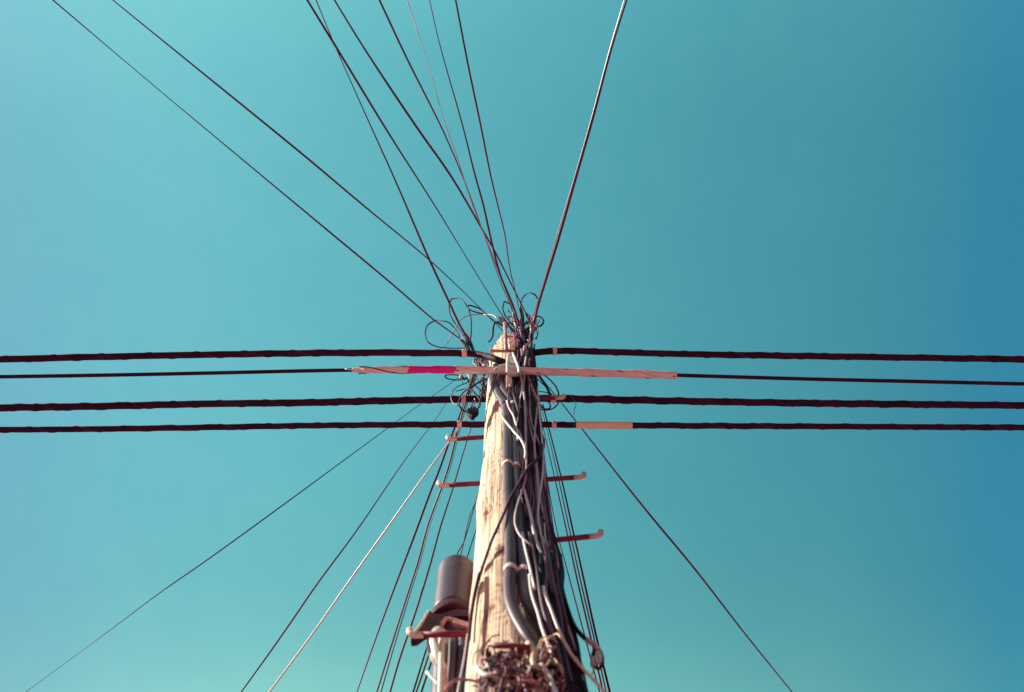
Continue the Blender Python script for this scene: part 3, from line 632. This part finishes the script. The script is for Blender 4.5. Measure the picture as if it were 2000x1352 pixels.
# ------------------------------------------------------------------ hardware at the pole top
def rod(name, a, b, r, m, cat, label, cap=None, n=18):
    root = empty(name, a); d = (b - a); Ln = d.length
    V, F = lathe(a, d, [(0, r * .8), (0.002, r), (Ln - .002, r), (Ln, r * .8)], n); under(link('shaft', V, F, M[m]), root)
    if cap:
        V, F = lathe(a + d.normalized() * (Ln * cap[0] - cap[1] / 2), d, [(0, r), (0, cap[2]), (cap[1] * .1, cap[2] * 1.05), (cap[1] * .9, cap[2] * 1.05), (cap[1], cap[2]), (cap[1], r)], 6 if cap[3] == 'nut' else n)
        under(link(cap[3], V, F, M[cap[4]]), root)
    tag(root, label, cat); return root
rod('bolt', atY(989, 684, 1.462), atY(986, 632, 1.462), .0082, 'galv', 'bolt', 'upright pink rusted bolt standing at the peak of the pole top', (0.98, .012, .010, 'cap', 'ceramic'))
rod('pin', atY(956, 686, 1.475), atY(1026, 686, 1.475), .0068, 'galv', 'pin', 'horizontal pink rusted pin across the pole just below its peak', (0.05, .014, .012, 'nut', 'tip'))
# hook over the wrap, with its strap
root = empty('hook', atY(998, 724, 1.44)); tag(root, 'white hook clamped over the pink wrap at the middle of the pole', 'hook')
hp = [(991, 728, 1.425), (991, 712, 1.425), (992, 700, 1.43), (995, 692, 1.435), (1000, 690, 1.435), (1004, 696, 1.43), (1008, 706, 1.425), (1012, 716, 1.425), (1014, 728, 1.425)]
V, F = sweep(spline([atY(x, y, Y) for x, y, Y in hp], .006), .0062, n=12, flat=.8); under(link('bow', V, F, M['white']), root)
pl = [atY(x, y, 1.442) for x, y in ((993, 696), (1003, 694), (1012, 714), (1013, 731), (992, 731))]
under(bevel(link('plate', *slab(pl, Vector((0, .012, 0))), M['ceramic'], smooth=False), .002), root)
V, F = sweep(spline([atY(x, y, 1.43) for x, y in ((968, 722), (977, 716), (986, 713), (996, 711), (1006, 712))], .008), .0085, n=12, flat=.7); under(link('keeper', V, F, M['ceramic']), root)
root = empty('hanging_strap', atY(990, 756, 1.45)); tag(root, 'flat metal strap hanging below the pink wrap beside the conduits', 'strap')
under(bevel(link('strap', *slab([atY(x, y, 1.440) for x, y in ((988.5, 733), (991.5, 733), (991, 757), (988.5, 757))], Vector((0, .004, 0))), M['white'], smooth=False), .001), root)
under(bevel(link('plate', *slab([atY(x, y, 1.452) for x, y in ((993, 733), (1000, 733), (999, 751), (996, 754), (993, 750))], Vector((0, .006, 0))), M['galv'], smooth=False), .001), root)
# pale clamp and black wedge in the wire knot on the left
root = empty('wire_clamp', atY(906, 738, 1.69)); tag(root, 'pale curled clamp holding a thin wire under the magenta wrap', 'clamp')
V, F = sweep(spline([atY(x, y, 1.69) for x, y in ((899, 740), (900, 732), (905, 729), (912, 730), (916, 735), (917, 742))], .006), .0055, n=10, flat=.6); under(link('jaw', V, F, M['ceramic']), root)
V, F = sweep(spline([atY(x, y, 1.70) for x, y in ((902, 735), (907, 741), (912, 738), (915, 745))], .006), .0045, n=10); under(link('screw', V, F, M['bracket']), root)
root = empty('wedge_clamp', atY(922, 803, 1.74)); tag(root, 'black wedge shaped clamp hanging just under the lashed cable left of the pole', 'clamp')
q = [atY(x, y, 1.72) for x, y in ((921, 788), (935, 800), (931, 804), (921, 812), (911, 801), (915, 796), (918, 797))]
under(bevel(link('block', *slab(q, Vector((0, .03, .012))), M['black'], smooth=False), .002), root)
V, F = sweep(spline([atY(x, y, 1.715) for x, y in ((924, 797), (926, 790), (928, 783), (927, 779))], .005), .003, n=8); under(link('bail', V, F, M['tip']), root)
root = empty('wedge_clamp', atY(1060, 862, 1.62)); tag(root, 'rust red clamp on the right edge of the bundle below the lowest cable', 'clamp')
q = [atY(x, y, 1.59) for x, y in ((1052, 848), (1061, 847), (1065, 858), (1062, 872), (1058, 875), (1054, 864))]
under(bevel(link('block', *slab(q, Vector((0, .03, 0))), M['rust'], smooth=False), .003), root)
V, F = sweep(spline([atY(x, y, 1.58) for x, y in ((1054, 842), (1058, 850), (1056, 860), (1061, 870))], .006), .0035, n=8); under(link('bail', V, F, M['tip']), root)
# short pale staples / cut ends against the bundle and wood flank near the top
# clamp ring low on the right
root = empty('strain_clamp', atY(1165, 1268, 1.62)); tag(root, 'pale ended strain clamp with a steel ring, hanging off the bundle at the lower right', 'clamp')
V, F = sweep(spline([onP(1095, 1120, .03), onP(1100, 1160, .035), atY(1114, 1205, 1.56), atY(1128, 1232, 1.56), atY(1142, 1247, 1.57), atY(1150, 1252, 1.57)], .02), .0060, n=12); under(link('tail', V, F, M['black']), root)
V, F = sweep(spline([atY(x, y, 1.57) for x, y in ((1146, 1249), (1154, 1255), (1162, 1260), (1169, 1268))], .01), lambda s: .0075 - .03 * max(0, s - .03), n=12); under(link('ferrule', V, F, M['ceramic']), root)
def ring(pts, r, m, part, n=12):
    path = spline(pts + [pts[0]], .006); V, F = sweep(path, r, n=n, caps=False); return under(link(part, V, F, M[m]), root)
ring([atY(1167 + 10 * cos(a) + 1.5 * sin(a), 1287 + 19 * sin(a), 1.575) for a in [2*pi*k/14 for k in range(14)]], .0042, 'bracket', 'ring')
ring([atY(1169 + 4.5 * cos(a), 1284 + 12 * sin(a), 1.568) for a in [2*pi*k/12 for k in range(12)]], .0036, 'ceramic', 'thimble')
V, F = sweep(spline([atY(x, y, 1.575) for x, y in ((1168, 1262), (1169, 1270), (1164, 1278))], .008), .0045, n=10); under(link('eye', V, F, M['bracket']), root)
V, F = sweep(spline([atY(x, y, 1.575) for x, y in ((1159, 1286), (1158, 1297), (1160, 1304), (1157, 1318))], .008), lambda s: .007 if s < .035 else .002, n=10); under(link('cotter', V, F, M['ceramic']), root)

# ------------------------------------------------------------------ step bolts
SG = 'rusty step bolts in the sides of the pole'
proto = empty('step_bolt')
r_b = .0088
path = [Vector((x, 0, 0)) for x in (.22, .12, .05, .032)] + [Vector((.018 - .018 * sin(a) + .012, 0, .020 - .020 * cos(a))) for a in [pi/2 * k / 6 for k in range(1, 7)]] + [Vector((.0118, 0, .028))]
V, F = sweep(path[:3], r_b, n=16); link('shaft', V, F, M['rust'], proto)
V, F = sweep(path[2:], lambda s: r_b * (1.02 + 2.0 * max(0, s - .03)), n=16); link('head', V, F, M['tip'], proto)  # pale head colour paints in the sun on the upturned end
bolts = [((868, 859), (948, 854), 1.62, 'highest step bolt on the left, just below the lowest thick cable'),
         ((850, 949), (944, 944), 1.62, 'step bolt on the left level with the paired white conduit bands'),
         ((790, 1241), (913, 1238), 1.58, 'lowest step bolt on the left, in front of the grey closure'),
         ((1107, 777), (1048, 779), 1.60, 'highest step bolt on the right, in front of the lashed cable'),
         ((1148, 931), (1062, 937), 1.60, 'middle step bolt of the three on the right of the bundle'),
         ((1182, 1045), (1084, 1055), 1.60, 'lowest step bolt on the right, beside the running wires'),
         ((941, 770), (957, 745), 1.68, 'short looking step bolt pointing away behind the pole, among the left wires')]
for i, (tip, rootpx, Y, lab) in enumerate(bolts):
    b = atY(*rootpx, Y); a = atZ(*tip, b.z - 1.6); d = (b - a).normalized()
    o = proto if i == 0 else proto.copy()
    if i:
        C.objects.link(o)
        for ch in proto.children:
            c = ch.copy(); C.objects.link(c); c.parent = o
    o.location = a; o.rotation_euler = (0, 0, atan2(d.y, d.x)); tag(o, lab, 'step bolt', SG)

# ------------------------------------------------------------------ splice closure on the left
yc = 1.70
top = atY(893, 1112, yc); bot = atY(884, 1208, yc)
ax = (top - bot); Hc = ax.length; Rc = 0.060
root = empty('splice_closure', bot); tag(root, 'purple grey domed cylinder mounted on brackets at the left of the pole', 'splice closure')
V, F = lathe(bot, ax, [(0, Rc * .7), (0, Rc)] + [(Hc * k / 10, Rc) for k in range(1, 10)] + [(Hc * .93 + Rc * .42 * sin(a), Rc * (.30 + .70 * cos(a))) for a in [pi/2 * k / 9 for k in range(0, 10)]], 48)
under(link('dome', V, F, M['can']), root)
V, F = lathe(bot - ax.normalized() * .05, ax, [(0, Rc * .95), (0, Rc * 1.12), (.01, Rc * 1.16), (.03, Rc * 1.16), (.034, Rc * 1.08), (.05, Rc * 1.08), (.05, Rc)], 48); under(link('flange', V, F, M['bracket']), root)
for a in (pi * 1.12, pi * 1.8):
    c = bot + Vector((cos(a) * Rc * 1.17, sin(a) * Rc * 1.17, -.036))
    V, F = lathe(c, Vector((cos(a), sin(a), 0)), [(-.004, .009), (.006, .009), (.006, .006), (.013, .005)], 6); under(link('bolt', V, F, M['galv']), root)
# clamp arms around the flange
q = [atY(x, y, yc - .075) for x, y in ((836, 1190), (852, 1199), (872, 1196), (893, 1189), (914, 1192), (930, 1198), (930, 1206), (914, 1204), (895, 1203), (880, 1208), (868, 1216), (856, 1225), (846, 1233), (830, 1238), (815, 1249), (802, 1250), (806, 1240), (818, 1227), (826, 1209))]
q = spline(q + [q[0]], .012)[:-1]
under(bevel(link('clamp_plate', *slab(q, Vector((0, .022, .004))), M['bracket'], smooth=False), .002), root)
q = [atY(x, y, yc - .085) for x, y in ((886, 1206), (918, 1216), (920, 1226), (884, 1216))]
under(bevel(link('label_plate', *slab(q, Vector((0, .01, 0))), M['galv'], smooth=False), .0015), root)
V, F = sweep(spline([atY(x, y, yc - .08) for x, y in ((862, 1222), (868, 1212), (876, 1209), (886, 1213))], .006), .0065, n=12); under(link('clip', V, F, M['galv']), root)
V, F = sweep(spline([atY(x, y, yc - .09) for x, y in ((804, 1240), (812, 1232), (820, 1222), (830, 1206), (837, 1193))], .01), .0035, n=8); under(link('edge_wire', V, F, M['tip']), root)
b0 = atY(876, 1240, yc - .01)
V, F = lathe(b0, Vector((0.02, 0, -1)), [(-.05, .03), (-.02, .052), (.01, .058), (.05, .056), (.09, .046), (.12, .040), (.30, .036), (.7, .034)], 36); under(link('base', V, F, M['can']), root)
V, F = lathe(atY(853, 1228, yc - .05), Vector((.12, 0, -1)), [(0, .008), (.01, .020), (.05, .030), (.10, .033), (.15, .026), (.19, .012), (.2, .004)], 28); under(link('end_cap', V, F, M['ceramic']), root)
CBG = 'cables hanging from the grey closure'
def hang(label, px, Y, r, m):
    return tag(strand([atY(x, y, Y) for x, y in px], r, M[m], name='hanging_cable', step=.02, flat=1, n=14), label, 'cable', CBG)
hang('pale cable hanging straight down under the closure', [(862, 1240), (862, 1262), (862, 1290), (861, 1320), (860, 1360), (858, 1420)], 1.60, .0078, 'ceramic')
hang('pink sleeved cable hanging beside the pale one', [(868, 1300), (869, 1325), (869, 1360), (868, 1420)], 1.60, .0072, 'galv')
hang('dark plum cable hanging behind the pale one', [(884, 1250), (883, 1290), (880, 1330), (878, 1420)], 1.62, .011, 'can')
hang('dark plum cable hanging nearest the wood', [(905, 1240), (903, 1280), (898, 1330), (893, 1420)], 1.62, .013, 'can')
hang('short pale wire end sticking out left under the closure', [(834, 1313), (842, 1322), (850, 1330), (858, 1340)], 1.60, .0042, 'white')
hang('thin white wire running down beside the bare wood', [(914, 1240), (910, 1270), (905, 1300), (899, 1330), (892, 1370)], 1.50, .0036, 'wire3')
hang('thin dark wire down the left edge of the bare wood', [(936, 1120), (926, 1165), (919, 1210), (914, 1255), (908, 1300), (902, 1352), (896, 1400)], 1.50, .0044, 'wire')
hang('pink wire curving across under the closure to the wood', [(868, 1352), (880, 1335), (896, 1327), (914, 1328), (930, 1331), (945, 1336)], 1.48, .0034, 'pinkw')

# ------------------------------------------------------------------ open terminal block with its tangle at the bottom
root = empty('terminal_block', onP(1010, 1352, .04)); tag(root, 'open terminal block strapped low on the pole front under a rusty bar', 'terminal block')
bo = [onP(x, y, .012) for x, y in ((950, 1286), (972, 1272), (1000, 1270), (1050, 1268), (1096, 1300), (1116, 1352), (1130, 1420), (925, 1420), (932, 1352), (940, 1300))]
under(bevel(link('board', *slab(bo, Vector((0, .01, 0))), M['board'], smooth=False), .004), root)
V, F = sweep(spline([onP(964, 1261, .055), onP(985, 1261, .058), onP(1010, 1263, .06), onP(1036, 1265, .06)], .01), .0075, n=14); under(link('bar', V, F, M['rust']), root)
rnd = random.Random(77)
for row, y in enumerate((1283, 1306, 1330, 1356)):
    for k in range(6):
        x = 952 + k * 21 + row * 2 + rnd.uniform(-4, 4)
        p = onP(x, y + rnd.uniform(-4, 4), .034)
        V, F = lathe(p, Vector((rnd.uniform(-.3, .3), -1, rnd.uniform(-.5, 0))), [(0, .007), (.008, .0075), (.012, .0045), (.02, .004), (.022, .0015)], 10)
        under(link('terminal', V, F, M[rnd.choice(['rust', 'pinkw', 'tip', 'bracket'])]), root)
TG = 'curled wires tangled on the terminal block'
kinds = [('copper', 'rusty brown wire curled in the tangle on the terminal block', 18), ('pinkw', 'pink brown wire curled in the tangle on the terminal block', 12), ('cream', 'cream wire curled in the tangle on the terminal block', 16), ('wire', 'dark wire curled in the tangle on the terminal block', 30), ('wire3', 'pale grey wire curled in the tangle on the terminal block', 30), ('black', 'black wire curled in the tangle on the terminal block', 16)]
for mm, lab, cnt in kinds:
    for k in range(cnt):
        if mm == 'cream': cx, cy = rnd.uniform(1040, 1092), rnd.uniform(1262, 1330)
        else: cx, cy = rnd.uniform(942, 1092), 1266 + 92 * rnd.random() ** .8
        cx = max(cx, 930 + (1352 - cy) * .2)
        rr = rnd.choice([rnd.uniform(4, 10), rnd.uniform(8, 20)]); a0 = rnd.uniform(0, 6.28); turn = rnd.uniform(1, 5) * rnd.choice([-1, 1]); el = rnd.uniform(.7, 2.0); off = rnd.uniform(.03, .07)
        pts = []
        for q in range(9):
            a = a0 + turn * q / 8
            pts.append(onP(cx + rr * cos(a) + rnd.uniform(-1, 1), cy + rr * el * sin(a) + q * rnd.uniform(-.5, 1.2), off + .014 * sin(q * .9 + a0)))
        tag(strand(pts, rnd.uniform(.0013, .0030), M[mm], name='curled_wire', step=.008, flat=.9, n=8), lab, 'wire', TG)
def tang(label, px, off, r, m): return tag(strand([onP(x, y, off) for x, y in px], r, M[m], name='curled_wire', step=.01, flat=.9), label, 'wire', TG)
tang('thin dark hoop rising above the left end of the rusty bar', [(976, 1240), (962, 1243), (953, 1252), (948, 1262), (941, 1268), (940, 1280), (948, 1290)], .05, .0022, 'copper')
tang('second thin hoop left of the rusty bar', [(958, 1252), (946, 1256), (940, 1266), (938, 1280), (942, 1292)], .045, .0022, 'copper')
tang('pale thick wire bent down at the right of the terminal block', [(1056, 1298), (1062, 1306), (1070, 1314), (1076, 1326), (1082, 1352), (1086, 1380)], .075, .0052, 'white')
tang('pale blue white scrap of wire at the left of the terminal block', [(930, 1304), (938, 1312), (948, 1319), (957, 1319), (964, 1317)], .06, .0068, 'white')
tang('big purple arch of cable at the bottom of the terminal block', [(976, 1360), (980, 1335), (986, 1318), (996, 1308), (1008, 1309), (1018, 1320), (1026, 1340), (1030, 1362)], .065, .0050, 'wire2')
tang('pink wire lying level low on the terminal block', [(1018, 1330), (1030, 1332), (1042, 1332), (1052, 1336)], .075, .0050, 'pinkw')
tang('cream cable end leaving the left conduit for the tangle', [(1030, 1255), (1038, 1264), (1042, 1278), (1040, 1290), (1046, 1304)], .062, .0062, 'cream')
tang('dark wire looping from the tangle round the wood to the left', [(905, 1331), (918, 1328), (932, 1330), (944, 1322), (950, 1306)], .02, .0030, 'wire')
